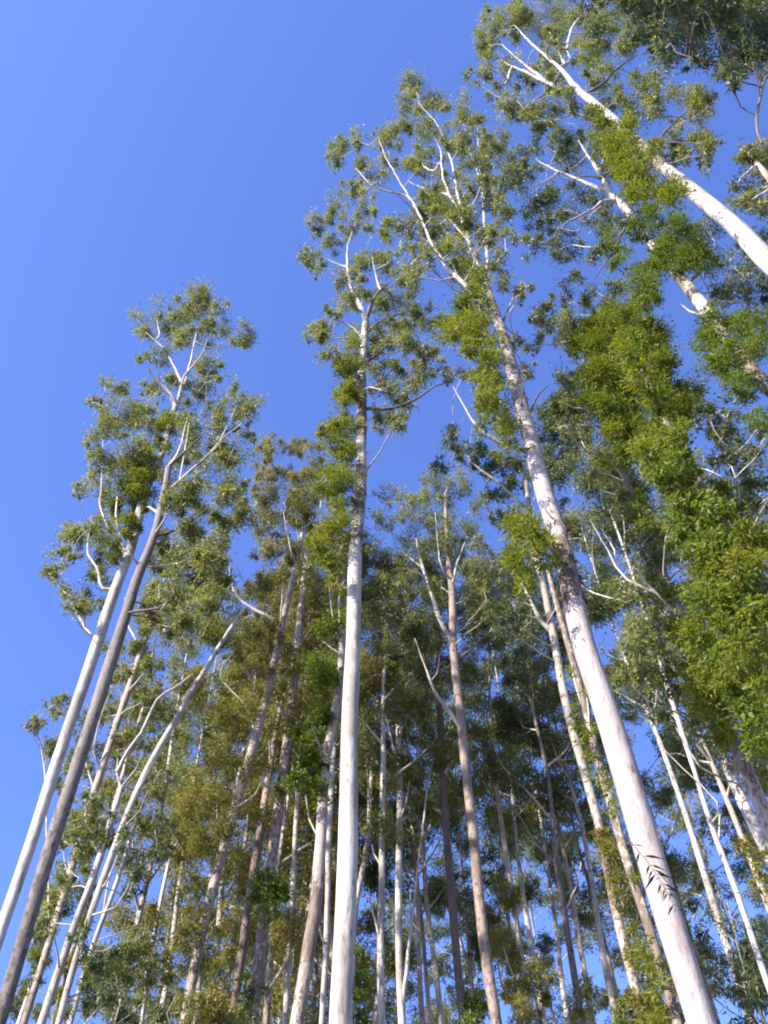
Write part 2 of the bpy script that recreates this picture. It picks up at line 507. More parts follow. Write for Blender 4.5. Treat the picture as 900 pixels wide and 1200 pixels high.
def traced(name, label, Y, trunk, mat_t, limbs=(), blobs=(), shoots=(), vines=(), mat_l=None, spread=1.6, lean=0.0,
           leaf=None, grow=None, group='tall gum trees', base_z=0.0, finish=None, defer=False, flare=1.35, front_d=1.0, layers=2):
    """trunk: (px, py, width_px, rough) from low to high, all on a plane Y metres ahead; lean moves the top in depth"""
    n = len(trunk)
    pts, rad, rg = [], [], []
    for i, (x, y, w, q) in enumerate(trunk):
        p = P(x, y, Y + lean * i / max(1, n - 1))
        pts.append(p)
        rad.append(0.5 * w / FPX * depth_of(p) * (depth_of(p) / np.linalg.norm(p - EYE)) ** 1.5)
        rg.append(q)
    lo, nx = pts[0], pts[1]
    # carry the trunk straight down to the ground
    d = (lo - nx) / max(1e-3, (nx[2] - lo[2]))
    d = d * np.array((0.5, 0.5, 1))
    g = lo + np.array((d[0] * lo[2], d[1] * lo[2], -lo[2] - 0.05))
    mid = (g + lo) * 0.5
    r_lo = rad[0]
    pts = [g, g + (lo - g) * 0.04, mid] + pts
    rad = [r_lo * flare * 1.25, r_lo * flare, r_lo * 1.10] + rad
    rg = [0.9, 0.8, rg[0]] + rg
    if grow and grow[1] > pts[-1][2]:      # the stem goes on, hidden, up through its own crown
        e = (pts[-1] - pts[-2]) / (pts[-1][2] - pts[-2][2])
        hgt = grow[1] + 0.5 - pts[-1][2]
        r_e = max(rad[-1], 0.05)
        rad[-1] = r_e
        for f in (0.5, 1.0):
            pts.append(pts[-1 if f < 1 else -2] + e * hgt * f * np.array((0.6, 0.6, 1)) + np.array((*rng.normal(0, .15, 2), 0)))
            rad.append(r_e * (1 - 0.8 * f))
            rg.append(0.2)
    T = Tree(name, (g[0], g[1], 0.0), label, group=group)
    T.trunk(pts, np.array(rad), np.array(rg), mat_t)
    ml = mat_l or M_WHITE
    for L in limbs:
        o = L[-1] if isinstance(L[-1], dict) else {}
        pp = [q for q in L if not isinstance(q, dict)]
        dy = o.get('dy', rng.uniform(-1, 0.35) * spread * 0.75)
        w = o.get('w', 5.0) * 1.0
        mm = o.get('m', ml)
        Pn = [P(x, y, Y + (lean if o.get('top') else 0) + dy * (i / max(1, len(pp) - 1))) for i, (x, y) in enumerate(pp)]
        dep = depth_of(Pn[0])
        # start on the trunk or limb itself
        nd = np.array(T.nodes)[:, :3]
        k = int(np.argmin(np.sum((nd - Pn[0]) ** 2, axis=1)))
        if np.linalg.norm(nd[k] - Pn[0]) < 0.9:
            Pn[0] = nd[k]
        T.limb(Pn, 0.5 * w / FPX * dep, 0.5 * o.get('e', 1.0) / FPX * dep, mm, o.get('rough', 0.0), wig=0.008)
    def put(lst, src, sp, jit):
        for x, y, r in src:
            dy = float(np.clip(rng.normal(0.18, 0.5), -0.9, 1)) * sp
            p = P(x + rng.normal(0, jit), y + rng.normal(0, jit), Y + dy)
            lst.append((*p, r / FPX * depth_of(p) * 1.02))
    put(T.blobs, blobs, spread, 2.0)
    for x, y, r in blobs:                  # smaller sprays that break up the outline
        for q in range(2):
            a = rng.uniform(0, 6.28)
            put(T.blobs, [(x + math.cos(a) * r * rng.uniform(.7, 1.25), y + math.sin(a) * r * rng.uniform(.5, 1.1), r * rng.uniform(.35, .6))], spread, 1.0)
    def front(lst, src):
        for x, y, r in src:
            for dy in [(-0.15 - 0.5 * rng.random()) * front_d, 0.35 * rng.normal() * front_d, -0.9 * front_d * rng.random()][:layers]:
                p = P(x + rng.normal(0, 5), y + rng.normal(0, 6), Y + dy)
                lst.append((*p, r / FPX * depth_of(p) * rng.uniform(.65, 1.1)))
    front(T.shoots, shoots)
    front(T.vines, vines)
    if layers > 2 and front_d > 1.1:
        T.vines += T.shoots[1::4]
        del T.shoots[1::4]
    if grow:
        T.grow(*grow)
    if not defer:
        T.finish(leaf or M_GUM, **(finish or {}))
    return T

# ------------------------------------------------------------------ the ground
def build_ground():
    n = 60
    e = np.sign(np.linspace(-1, 1, n)) * np.abs(np.linspace(-1, 1, n)) ** 3 * 900
    X, Yg = np.meshgrid(e, e)
    R = np.hypot(X, Yg)
    Z = 0.06 * np.sin(X * 0.31 + 1) * np.cos(Yg * 0.27) - 0.05
    Z = np.where(R > 60, -0.05, Z)
    V = np.stack([X, Yg, Z], -1).reshape(-1, 3)
    i = np.arange(n - 1)[:, None] * n + np.arange(n - 1)[None, :]
    F = np.stack([i, i + 1, i + n + 1, i + n], -1).reshape(-1, 4)
    o = link('ground', mesh_from('ground', V, F, ground_material()))
    o['kind'] = 'structure'
    o['label'] = 'forest floor of brown leaf litter and grass under the trees'
build_ground()

# ------------------------------------------------------------------ the trees, traced one by one
# pair of tall trees at the edge of the stand
traced('gum_tree', 'smooth white leaning trunk with bright green shoots, outermost tree against open sky', 15.5,
    [(-14, 1135, 19.0, .1), (0, 1092, 18.1, .1), (50, 945, 16.6, .05), (119, 740, 14.2, .1), (139, 679, 12.0, .35), (153, 640, 11.9, .45), (171, 576, 10.0, .5), (192, 526, 8.5, .5), (206, 476, 7.1, .3)],
    M_WHITE,
    limbs=[[(206, 476), (196, 456), (178, 441), (171, 427), {'w': 6}], [(206, 476), (213, 459), (222, 430), (227, 405), (232, 380), {'w': 6}],
           [(213, 455), (208, 437), (192, 409), (171, 389), {'w': 4}], [(190, 410), (187, 392), (184, 375), {'w': 3}],
           [(137, 690), (120, 690), (114, 736 - 70), (103, 650), (103, 633), (108, 604), {'w': 5}],
           [(113, 757), (100, 736), (78, 697), (57, 672), {'w': 4.5}], [(145, 655), (137, 611), (140, 562), (148, 523), {'w': 4}],
           [(146, 655), (119, 600), (119, 569), (121, 515), {'w': 3.5}], [(228, 410), (246, 408), (263, 401), {'w': 2.5}],
           [(206, 470), (217, 440), (234, 420), (243, 398), {'w': 4}]],
    blobs=[(231,356,22),(245,366,14),(185,373,18),(169,388,10),(213,391,16),(242,395,13),(281,388,13),(284,402,9),(245,423,15),(181,418,14),(213,366,15),(178,455,12),
           (203,444,11),(242,452,15),(228,473,16),(137,452,12),(114,471,9),(142,487,20),(171,480,13),(121,508,16),(107,523,9),(153,519,17),(117,537,17),(91,572,8),(121,580,19),
           (149,551,18),(92,629,17),(57,668,12),(78,647,13),(117,626,19),(117,658,17),(107,697,19),(89,708,12),(160,500,14),(132,600,14)],
    shoots=[(194,487,9),(186,505,11),(180,522,12),(174,540,13),(168,556,13),(163,573,13),(157,590,13),(152,606,13),(146,622,12),(140,640,11),(134,655,8),(178,556,9),(170,590,8),(196,500,8)],
    leaf=M_GUM, finish=dict(leaf_len=.125, density=1700))
traced('gum_tree', 'grey-brown leaning trunk just inside the white outermost one, crown dark on its shaded side', 14,
    [(-22, 1265, 24.8, .5), (0, 1192, 23.0, .45), (50, 1020, 20.7, .4), (88, 905, 18.4, .35), (142, 740, 14.7, .25), (160, 679, 12.4, .2), (180, 629, 10.6, .1), (192, 580, 9.2, .05), (197, 548, 7.4, .0)],
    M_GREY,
    limbs=[[(197, 550), (204, 540), (212, 520), (220, 490), {'w': 6}], [(194, 574), (228, 548), (256, 519), (277, 476), {'w': 5}], [(183, 631), (213, 619), (245, 594), {'w': 4, 'm': M_DARKTWIG}],
           [(197, 548), (222, 524), (245, 501), {'w': 4, 'm': M_DARKTWIG}], [(187, 606), (175, 594), (172, 594), {'w': 4}], [(165, 668), (156, 655), (150, 640), {'w': 5}],
           [(182, 629), (192, 612), (198, 600), {'w': 4}], [(150, 720), (185, 712), (205, 700), {'w': 4, 'm': M_DARKTWIG}], [(213, 560), (214, 545), (222, 495), {'w': 3.5}]],
    blobs=[(281,469,17),(284,480,12),(292,508,9),(256,498,18),(220,498,17),(213,526,17),(270,533,20),(249,551,23),(220,576,22),(277,569,15),(284,604,19),(267,612,14),(256,636,17),
           (199,590,14),(228,633,20),(206,647,24),(228,676,27),(199,683,23),(249,708,20),(220,711,23),(178,711,16),(240,590,17),(238,520,15),(200,560,10),(262,580,14),(240,655,18),(212,618,16),(258,690,16),(190,660,14)],
    leaf=M_GUM, mat_l=M_WHITE, finish=dict(leaf_len=.125, density=1700))
traced('gum_tree', 'thin pinkish trunk seen directly behind the two leading edge trees', 21,
    [(20, 1225, 11, .4), (50, 1127, 10.5, .4), (80, 1030, 10, .4), (103, 955, 10, .3), (126, 882, 9.5, .25), (153, 801, 8, .2), (169, 751, 7, .2), (187, 700, 5, .2)],
    M_PINK,
    limbs=[[(118, 905), (110, 880), (118, 840), (130, 810), {'w': 3}], [(150, 808), (175, 780), (183, 740), {'w': 4}], [(60, 1095), (52, 900), (43, 860), (40, 845), {'w': 3}], [(165, 760), (150, 730), (146, 700), {'w': 3}]],
    blobs=[(77,828,12),(38,847,10),(61,874,12),(69,912,11),(161,828,17),(180,790,16),(192,824,17),(153,863,14),(165,763,16),(190,740,18),(170,725,16),(200,705,16),(180,690,14),(140,790,12),(126,830,12),(60,840,8)],
    leaf=M_GUM, spread=2.2)
traced('gum_tree', 'white trunk snapped at mid height with a bare forked stem above', 19,
    [(30, 1255, 13, .3), (48, 1200, 12.5, .35), (80, 1108, 11.5, .3), (111, 1024, 10, .15), (130, 965, 9, .05), (142, 924, 8, .05)],
    M_WHITE,
    limbs=[[(141, 926), (136, 905), (138, 888), {'w': 4}], [(128, 915), (150, 880), (166, 858), (184, 820), (205, 806), (226, 790), {'w': 5, 'e': 2}], [(118, 1004), (106, 985), (100, 960), {'w': 3}], [(140, 930), (160, 900), (168, 880), {'w': 3}]],
    blobs=[(115,955,15),(96,985,17),(126,985,13),(77,1024,15),(57,1062,15),(42,1089,14),(184,901,15),(169,955,15),(100,935,13),(86,960,12),(70,990,10)],
    leaf=M_GUM, spread=1.8)
traced('gum_tree', 'long slim bare pale stem slanting up to a broken tip against the sky', 18,
    [(52, 1250, 11, .35), (69, 1200, 10.5, .35), (88, 1127, 10, .3), (126, 1016, 9.5, .1), (169, 909, 9, .1), (215, 828, 7.5, .15), (268, 740, 5, .15), (286, 714, 3.5, .1)],
    M_WHITE,
    limbs=[[(161, 930), (175, 905), (182, 890), {'w': 2.5}], [(148, 965), (165, 950), (172, 930), {'w': 2.5}], [(140, 985), (154, 975), (160, 958), {'w': 2.5}]],
    blobs=[(149,985,12),(161,1016,12),(153,1043,11),(126,1123,17),(111,1154,17),(134,1162,17),(98,1100,12)], spread=1.5, leaf=M_DEEP)
traced('gum_tree', 'small crooked white stem low between the slanting stems and the olive thicket', 25,
    [(76, 1225, 8, .2), (82, 1200, 8, .2), (111, 1104, 7, .2), (130, 1054, 6.5, .1), (145, 1010, 6, .1), (158, 965, 4, .1)], M_WHITE,
    limbs=[[(118, 1080), (126, 1040), (130, 1010), {'w': 4}]],
    blobs=[(161,1096,12),(15,1181,14),(146,1192,16),(30,1165,10),(175,1120,10),(180,1000,13),(190,970,14)], spread=2.0, leaf=M_DEEP)
traced('gum_tree', 'distant white stem alone in the low gap of sky beside the olive thicket', 34,
    [(166, 1200, 6, .2), (172, 1142, 6, .2), (184, 1077, 5.5, .1), (195, 1024, 5, .1), (212, 950, 4, .1)], M_WHITE,
    blobs=[(207,909,16),(215,955,14),(207,866,16),(215,763,17),(196,930,12),(200,840,14),(184,1169,20),(169,1188,18),(207,1181,16),(190,890,13)], spread=2.5, leaf=M_GUM)

traced('gum_tree', 'slender leaf-wrapped pale stem, outermost of the low cluster under the edge trees', 23,
    [(12, 1230, 9, .3), (32, 1172, 8.5, .4), (64, 1072, 8, .5), (85, 1005, 7.5, .45), (110, 925, 6.5, .3), (140, 830, 5, .2), (155, 780, 3.5, .2)], M_WHITE,
    limbs=[[(110, 925), (100, 890), (98, 860), {'w': 3}], [(132, 850), (145, 830), (150, 800), {'w': 3}]],
    blobs=[(98,860,13),(110,840,12),(90,890,12),(150,790,14),(135,760,13),(160,770,12),(120,880,11),(145,870,11),(105,905,11),(80,930,11)],
    shoots=[(100,985,13),(90,1000,12),(70,1050,12),(60,1070,12),(50,1090,11),(85,1040,10),(48,1110,10),(55,1125,9),(105,960,12),(75,1030,12),(95,1020,9),(40,1150,9),(60,1160,8),(52,1190,9)], leaf=M_GUM, spread=1.8)
traced('gum_tree', 'speckled pale stem crowded between the snapped trunk and the slanting bare stem', 22,
    [(54, 1230, 8.5, .5), (78, 1140, 8, .5), (97, 1075, 7.5, .5), (118, 1000, 7, .4), (145, 905, 5.5, .3), (168, 830, 4, .2)], M_PINK,
    limbs=[[(118, 1000), (116, 970), (122, 945), {'w': 3}], [(145, 905), (152, 870), (150, 840), {'w': 3}]],
    blobs=[(168,830,13),(180,845,13),(160,800,12),(175,870,12),(150,890,12),(190,870,11),(135,930,12),(150,940,11),(165,905,12),(125,960,10),(180,930,12)],
    shoots=[(86,1115,8),(95,1085,8),(80,1140,8),(105,1050,8),(72,1165,8),(66,1190,8),(112,1120,9),(100,1150,9)], leaf=M_GUM, spread=1.8)

# olive thicket left of the white pole
traced('gum_tree', 'flaky pale trunk leaning through olive foliage, outermost of the thicket', 20,
    [(206, 1250, 17, .4), (218, 1192, 15.5, .45), (234, 1108, 14, .5), (253, 1024, 13, .4), (276, 947, 12, .4), (303, 851, 10.5, .35), (318, 794, 9.5, .35), (333, 720, 8, .3), (346, 664, 6.5, .2), (355, 620, 5, .1)],
    M_PINK,
    limbs=[[(309, 730), (285, 706), (272, 685), (268, 660), {'w': 5}], [(262, 985), (254, 960), (255, 930), {'w': 3}], [(346, 664), (340, 640), (332, 600), {'w': 4}], [(327, 745), (330, 705), (332, 680), {'w': 3}],
           [(300, 860), (290, 830), (262, 800), {'w': 3.5}], [(275, 950), (300, 930), (310, 905), {'w': 3}]],
    blobs=[(314,529,14),(321,558,15),(332,590,20),(311,583,15),(311,615,17),(339,615,17),(314,643,17),(343,643,17),(311,679,17),(339,675,17),(321,711,17),(321,739,17),(268,797,16),(276,778,15),(299,771,15),
           (284,755,14),(296,735,14),(288,690,9),(309,533,10),(300,560,8),(336,760,14)],
    shoots=[(253,901,17),(230,924,16),(245,932,17),(215,955,14),(230,985,17),(226,1031,15),(291,901,15),(284,855,16),(261,836,14),(230,1070,15),(215,1108,16),(238,1139,16),(268,880,15),(262,960,14),(300,820,14),(280,820,14),(245,1000,12),(290,940,11),(308,790,12)],
    leaf=M_OLIVE, spread=2.0, finish=dict(shoot_mat=M_OLIVE, vine_density=1500, leaf_len=.125))
traced('gum_tree', 'straight flaky trunk in mid thicket with brown lower bole and olive sprays', 21,
    [(288, 1250, 18, .45), (300, 1154, 16, .6), (319, 1008, 14, .5), (334, 893, 12, .45), (342, 817, 11, .4), (350, 740, 9.5, .4), (359, 661, 7, .2), (364, 610, 5, .1)],
    M_PINK,
    limbs=[[(354, 710), (368, 700), (381, 690), {'w': 3.5}], [(358, 665), (352, 640), (344, 590), {'w': 4}], [(362, 640), (374, 600), (380, 570), {'w': 3.5}], [(338, 850), (326, 826), (318, 800), {'w': 3}], [(326, 950), (318, 930), (312, 900), {'w': 3}]],
    blobs=[(344,522,12),(364,526,13),(350,558,17),(368,547,15),(364,579,17),(364,608,16),(368,647,16),(371,675,16),(364,700,15),(364,739,15),(350,590,13),(385,736,15),(352,700,12),(340,780,14)],
    shoots=[(357,817,16),(323,817,15),(308,778,14),(308,893,14),(338,905,14),(354,886,15),(308,955,14),(345,780,13),(330,860,14),(322,930,13),(345,850,12)],
    vines=[(296,1150,10),(290,1185,12),(285,1165,9),(311,1039,14),(327,1043,16),(311,1058,13),(300,1045,10),(335,1050,9)],
    leaf=M_OLIVE, spread=2.0, finish=dict(vine_density=1500, leaf_len=.125, shoot_mat=M_OLIVE))
traced('gum_tree', 'dark brown lower trunk close beside the flaky trunk in mid thicket', 24,
    [(268, 1220, 13, .9), (284, 1108, 12, .9), (299, 1016, 11, .8), (307, 962, 10, .5), (318, 893, 8, .3), (330, 820, 6, .2)], M_BROWN,
    limbs=[[(318, 893), (316, 860), (322, 835), {'w': 3}]],
    blobs=[(268,1123,15),(276,1077,14),(250,1090,14),(260,1160,16),(290,1180,15),(285,1000,12),(330,800,16),(312,850,14)], leaf=M_OLIVE, spread=2.0, finish=dict(leaf_len=.125))
traced('gum_tree', 'brown trunk with peeling collar right next to the smooth white pole', 17,
    [(338, 1260, 22, .45), (348, 1200, 20, .4), (359, 1140, 18.5, .4), (364, 1105, 18, .9), (370, 1070, 17, .85), (374, 1010, 15, .25), (376, 985, 14, .3), (382, 893, 12, .35), (396, 809, 10, .2), (402, 740, 8, .2)],
    M_PINK,
    limbs=[[(400, 763), (397, 700), (404, 680), {'w': 4}], [(381, 900), (372, 870), (365, 850), {'w': 4}], [(377, 985), (362, 960), (358, 930), {'w': 3}], [(400, 760), (392, 735), (386, 690), {'w': 3.5}]],
    blobs=[(389,657,15),(392,690,12),(400,640,9)],
    vines=[(369,771,17),(377,790,17),(373,840,16),(365,901,18),(385,736,14),(390,800,10),(350,915,12),(360,870,13),(380,860,12),(372,935,11)],
    leaf=M_OLIVE, spread=1.4, finish=dict(vine_density=1900))
traced('gum_tree', 'slender white stem close along the shaded-in edge of the smooth pole', 24,
    [(374, 1230, 8.5, .2), (377, 1200, 8.5, .3), (384, 1047, 7.5, .3), (386, 970, 7, .3), (393, 860, 6, .3), (400, 790, 4, .2)], M_WHITE,
    limbs=[[(379, 1100), (372, 1080), (370, 1050), {'w': 3}]],
    grow=(22, 33, 1.9, 5, M_WHITE, (.4, .65)), leaf=M_OLIVE, finish=dict(density=1200))
traced('gum_tree', 'slender speckled white stem between two brown boles in the thicket', 27,
    [(332, 1215, 9, .3), (336, 1173, 8.5, .3), (342, 1058, 7.5, .3), (350, 912, 6.5, .3), (358, 800, 4, .3)], M_WHITE,
    limbs=[[(336, 1160), (345, 1120), (348, 1070), {'w': 2.5}]],
    grow=(24, 36, 2.2, 6, M_WHITE, (.45, .7)), leaf=M_OLIVE, finish=dict(density=1200))

# the smooth white pole
POLE = traced('gum_tree', 'smooth pole-like white trunk rising unbranched up the middle of the picture', 12,
    [(396.5, 1260, 33.5, .0), (398, 1200, 32, .0), (402, 1100, 29, .0), (407, 960, 25, .0), (411, 850, 21, .02), (414, 760, 18.5, .0), (416, 680, 16.5, .05), (417.5, 629, 15, .55), (420, 590, 14, .5), (423, 551, 13, .5), (423, 535, 12.5, .1), (424, 500, 12, .75), (424, 469, 11.5, .7), (425, 430, 10, .3), (427, 393, 9, .1), (428, 374, 8.5, 0)],
    M_WHITE,
    limbs=[[(428, 376), (418, 350), (410, 330), (407, 305), (408, 287), (417, 260), {'w': 7, 'dy': -.4}], [(428, 376), (437, 353), (446, 340), (457, 330), {'w': 6, 'm': M_DARKTWIG}],
           [(428, 395), (438, 382), (453, 373), (490, 362), {'w': 4.5, 'm': M_DARKTWIG}], [(425, 430), (432, 423), (460, 400), (485, 380), (512, 359), {'w': 4.5, 'm': M_DARKTWIG}],
           [(424, 478), (433, 479), (460, 479), (478, 472), (492, 465), (510, 453), (535, 444), {'w': 5, 'm': M_DARKTWIG}], [(424, 455), (432, 454), (448, 457), {'w': 2.5}],
           [(427, 400), (415, 385), (398, 376), (388, 373), {'w': 4}], [(410, 320), (392, 308), (375, 300), {'w': 3}], [(440, 350), (441, 325), (436, 300), {'w': 3.5}],
           [(432, 423), (446, 440), (452, 470), {'w': 2.5, 'm': M_DARKTWIG}], [(455, 331), (466, 300), (470, 280), {'w': 2.5}], [(425, 400), (405, 396), (390, 396), {'w': 3}]],
    blobs=[(370,260,12),(390,250,12),(410,257,13),(427,247,12),(443,267,13),(450,277,9),(390,287,11),(367,303,11),(377,317,8),(360,297,8),(403,323,11),(423,313,13),(437,300,11),(450,313,14),(420,333,11),
           (467,323,13),(403,357,14),(380,380,15),(390,360,10),(440,350,13),(463,350,17),(483,337,15),(490,370,17),(470,380,15),(450,387,13),(507,380,11),(378,394,12),(385,412,10),(403,419,9),
           (453,391,16),(478,401,17),(499,416,14),(449,430,13),(471,433,13),(506,433,11),(453,455,15),(478,462,14),(492,451,11),(449,490,12),(464,497,11),(467,483,10),(527,437,8),(440,410,10)],
    shoots=[(414,401,10),(411,420,10),(410,433,12),(405,458,13),(394,494,13),(394,522,14),(407,487,11),(411,522,11),(394,551,14),(410,451,11),(391,579,14),(397,608,14),(380,622,13),(382,640,13),(384,504,10),(408,565,10),(414,470,8),(404,540,11),(400,590,11),(372,640,10),(390,655,11),(405,630,9)],
    leaf=M_GUM, spread=1.5, layers=3, finish=dict(leaf_len=.115, vine_density=2000, density=2000))

# trees behind, to the right of the pole
PENDING_SHREDS = [(POLE, [(424, 488, 12, 16, 14), (418, 622, 12, 14, 8), (421, 580, 12, 8, 12)])]
traced('gum_tree', 'bright white mid-distance trunk with a thin stem splitting from its foot', 25,
    [(472, 1240, 11, .2), (471, 1200, 11, .15), (467, 1123, 10, .05), (468, 1008, 9, .1), (469, 905, 8, .3), (465, 809, 6.5, .3), (462, 730, 4, .3)], M_WHITE,
    limbs=[[(472, 1190), (476, 1140), (484, 1066), (499, 939), (509, 882), {'w': 6, 'dy': -.5}], [(482, 1090), (481, 1060), (481, 1040), {'w': 3}], [(469, 905), (455, 850), (448, 820), {'w': 3.5}], [(468, 960), (476, 940), (480, 915), {'w': 3}]],
    grow=(20, 33, 2.0, 8, M_WHITE, (.35, .65)), leaf=M_GUM, finish=dict(density=850))
traced('gum_tree', 'mottled white trunk between the smooth pole and the split-foot trunk', 24,
    [(448.5, 1240, 11, .3), (448, 1200, 10.5, .3), (446, 1105, 9.5, .4), (447, 1016, 8.5, .2), (449, 901, 7, .3), (450, 800, 4, .3)], M_WHITE,
    limbs=[[(446, 1100), (438, 1070), (432, 1040), {'w': 4}], [(447, 1010), (438, 1000), (436, 990), {'w': 3}]],
    grow=(19, 31, 1.7, 8, M_WHITE, (.35, .6)), leaf=M_GUM, finish=dict(density=850))
traced('gum_tree', 'wavy thin white stem half hidden by the edge of the smooth pole', 28,
    [(412, 1220, 8, .2), (414, 1130, 7.5, .2), (417, 1066, 7, .2), (430, 989, 6, .2), (434, 924, 5, .2), (440, 850, 3.5, .2)], M_WHITE,
    grow=(21, 34, 1.8, 8, M_WHITE, (.35, .65)), vines=[(424,1130,7),(423,1150,8),(424,1170,8),(425,1190,9),(424,1110,6),(426,1215,9)], leaf=M_GUM, finish=dict(density=850))
traced('gum_tree', 'tall pink-brown trunk with white forked upper limbs beside the dark bole', 22,
    [(588, 1240, 17, .45), (582, 1200, 16, .4), (568, 1104, 14.5, .35), (553, 970, 13, .3), (541, 855, 11, .2), (532, 757, 9.5, .1), (529, 689, 8, .2), (524, 640, 5.5, .05), (522, 579, 3.5, 0)],
    M_BROWN,
    limbs=[[(530, 757), (515, 725), (503, 689), (496, 668), (480, 654), (464, 640), {'w': 6.5}], [(498, 672), (490, 645), (487, 625), {'w': 4}], [(537, 853), (522, 828), (509, 809), (497, 778), (486, 748), {'w': 6}],
           [(529, 689), (536, 660), (545, 635), {'w': 4}], [(532, 742), (545, 735), (553, 728), {'w': 2.5}], [(526, 675), (516, 660), (510, 600), {'w': 3}], [(530, 700), (520, 690), (512, 684), {'w': 2.5}], [(510, 812), (512, 790), (515, 770), {'w': 2.5}]],
    blobs=[(513,558,16),(542,572,16),(499,579,15),(527,590,17),(556,593,12),(499,608,17),(471,593,15),(456,576,13),(549,622,17),(520,615,16),(478,629,17),(449,608,13),(499,643,15),(563,643,13),(542,650,15),(449,650,15),
           (478,664,15),(456,686,17),(499,693,17),(549,686,17),(570,700,17),(556,721,16),(513,736,17),(449,721,17),(488,721,17),(527,640,14),(570,670,13),(475,690,14),(535,700,12),(450,760,16),(480,765,14),(585,690,14)],
    leaf=M_GUM, spread=1.9, finish=dict(density=850, leaf_len=.13))
traced('gum_tree', 'dark brown trunk with peeling patches between white and pink-brown trunks', 25,
    [(546, 1240, 13, .8), (543, 1200, 12.5, .6), (534, 1104, 11.5, .7), (522, 970, 10, .9), (517, 855, 8, .8), (512, 760, 5, .4)], M_BROWN,
    grow=(20, 34, 2.0, 9, M_PINK, (.35, .65)), leaf=M_GUM, vines=[(556,1180,10),(550,1195,10),(560,1200,9)], finish=dict(density=850))
traced('gum_tree', 'slim pale stem with ragged sprouts left of the leaf-shadowed big trunk', 27,
    [(624, 1230, 9.5, .3), (616, 1173, 9, .3), (603, 1066, 8, .3), (591, 989, 7, .3), (580, 900, 5, .3), (574, 830, 3.5, .2)], M_PINK,
    limbs=[[(614, 1160), (600, 1140), (590, 1110), {'w': 3}], [(606, 1090), (612, 1050), (613, 1020), {'w': 3}], [(596, 1020), (588, 1000), (582, 985), {'w': 3}]],
    grow=(21, 35, 2.0, 9, M_WHITE, (.35, .65)), leaf=M_GUM, shoots=[(595,1120,12),(588,1100,11),(610,1170,12),(625,1185,12),(598,1060,10),(590,1040,11)], finish=dict(shoot_mat=M_OLIVE, density=800))

# the big trunk
BIG = traced('gum_tree', 'biggest trunk, pinkish white and leaning inward, with leaf-frond shadow near its foot', 8,
    [(843, 1270, 47, .12), (822, 1200, 44, .12), (795, 1110, 40.5, .14), (758, 985, 36.5, .05), (720, 860, 32.5, .1), (684, 757, 28.5, .08), (672, 700, 26.5, .6), (661, 655, 25, .55), (651, 620, 24, .4), (633, 566, 21.5, .25), (619, 509, 19.5, .3), (605, 449, 16.5, .42), (587, 385, 13, .42), (575, 350, 10, .3)],
    M_BIG,
    limbs=[[(577, 355), (570, 335), (553, 293), (543, 260), (536, 225), (530, 193), (522, 170), (513, 147), (490, 120), {'w': 8, 'dy': .5}],
           [(582, 375), (570, 365), (560, 353), (543, 332), (527, 317), (507, 287), (497, 265), (487, 243), (463, 203), (450, 180), (443, 160), {'w': 8, 'dy': -.7}],
           [(497, 262), (477, 230), (440, 220), (417, 197), {'w': 4}], [(575, 348), (572, 320), (567, 247), (562, 210), (550, 175), (543, 143), {'w': 6, 'dy': .9}],
           [(563, 215), (561, 180), (560, 150), {'w': 3.5}], [(521, 248), (521, 215), (516, 175), (510, 162), {'w': 4}], [(519, 207), (505, 200), (482, 181), {'w': 3.5}], [(512, 235), (500, 222), (478, 212), {'w': 3.5}],
           [(606, 533), (585, 520), (563, 504), (545, 478), (531, 453), {'w': 6.5, 'dy': -.6}], [(540, 333), (515, 330), (490, 325), {'w': 3}], [(590, 380), (600, 352), (612, 337), {'w': 3, 'm': M_DARKTWIG}],
           [(617, 500), (632, 460), (644, 450), {'w': 3.5, 'm': M_DARKTWIG}], [(545, 275), (520, 250), (508, 243), {'w': 3}], [(560, 320), (545, 290), (520, 270), {'w': 3}]],
    blobs=[(483,97,15),(473,120,12),(503,120,17),(490,140,16),(467,157,15),(453,167,13),(500,160,15),(440,193,17),(403,167,14),(393,187,10),(413,163,10),(410,223,12),(430,217,12),(543,127,13),(560,137,12),
           (537,157,15),(553,170,16),(580,167,16),(587,187,13),(527,173,13),(560,193,16),(583,210,15),(573,237,15),(593,210,10),(553,217,15),(500,193,16),(483,190,13),(520,210,14),(500,223,15),(587,260,15),(600,277,10),
           (573,280,16),(540,233,15),(520,240,16),(480,260,16),(497,247,14),(527,263,16),(553,260,16),(480,287,15),(510,273,14),(537,293,16),(500,307,12),(560,313,15),(540,320,14),(587,307,11),(480,317,14),(607,345,8),(617,337,7),(590,330,9),(600,400,9),(620,430,8)],
    shoots=[(547,360,16),(537,380,15),(553,383,15),(527,247,12),(553,333,14),(573,350,10),(531,391,16),(549,401,15),(570,423,15),(570,465,15),(584,483,15),(595,504,14),(577,444,14),(595,519,12),(560,400,12),(575,400,10),(556,440,11),(520,290,11),(545,300,12),(563,375,10),(588,450,9),(565,490,9),
            (601,623,16),(626,630,18),(640,652,15),(601,659,14),(612,680,11),(594,644,12),(618,610,10),(650,660,10),(636,625,12)],
    leaf=M_GUM, spread=1.5, layers=3, finish=dict(leaf_len=.11, vine_density=1900, density=2000))
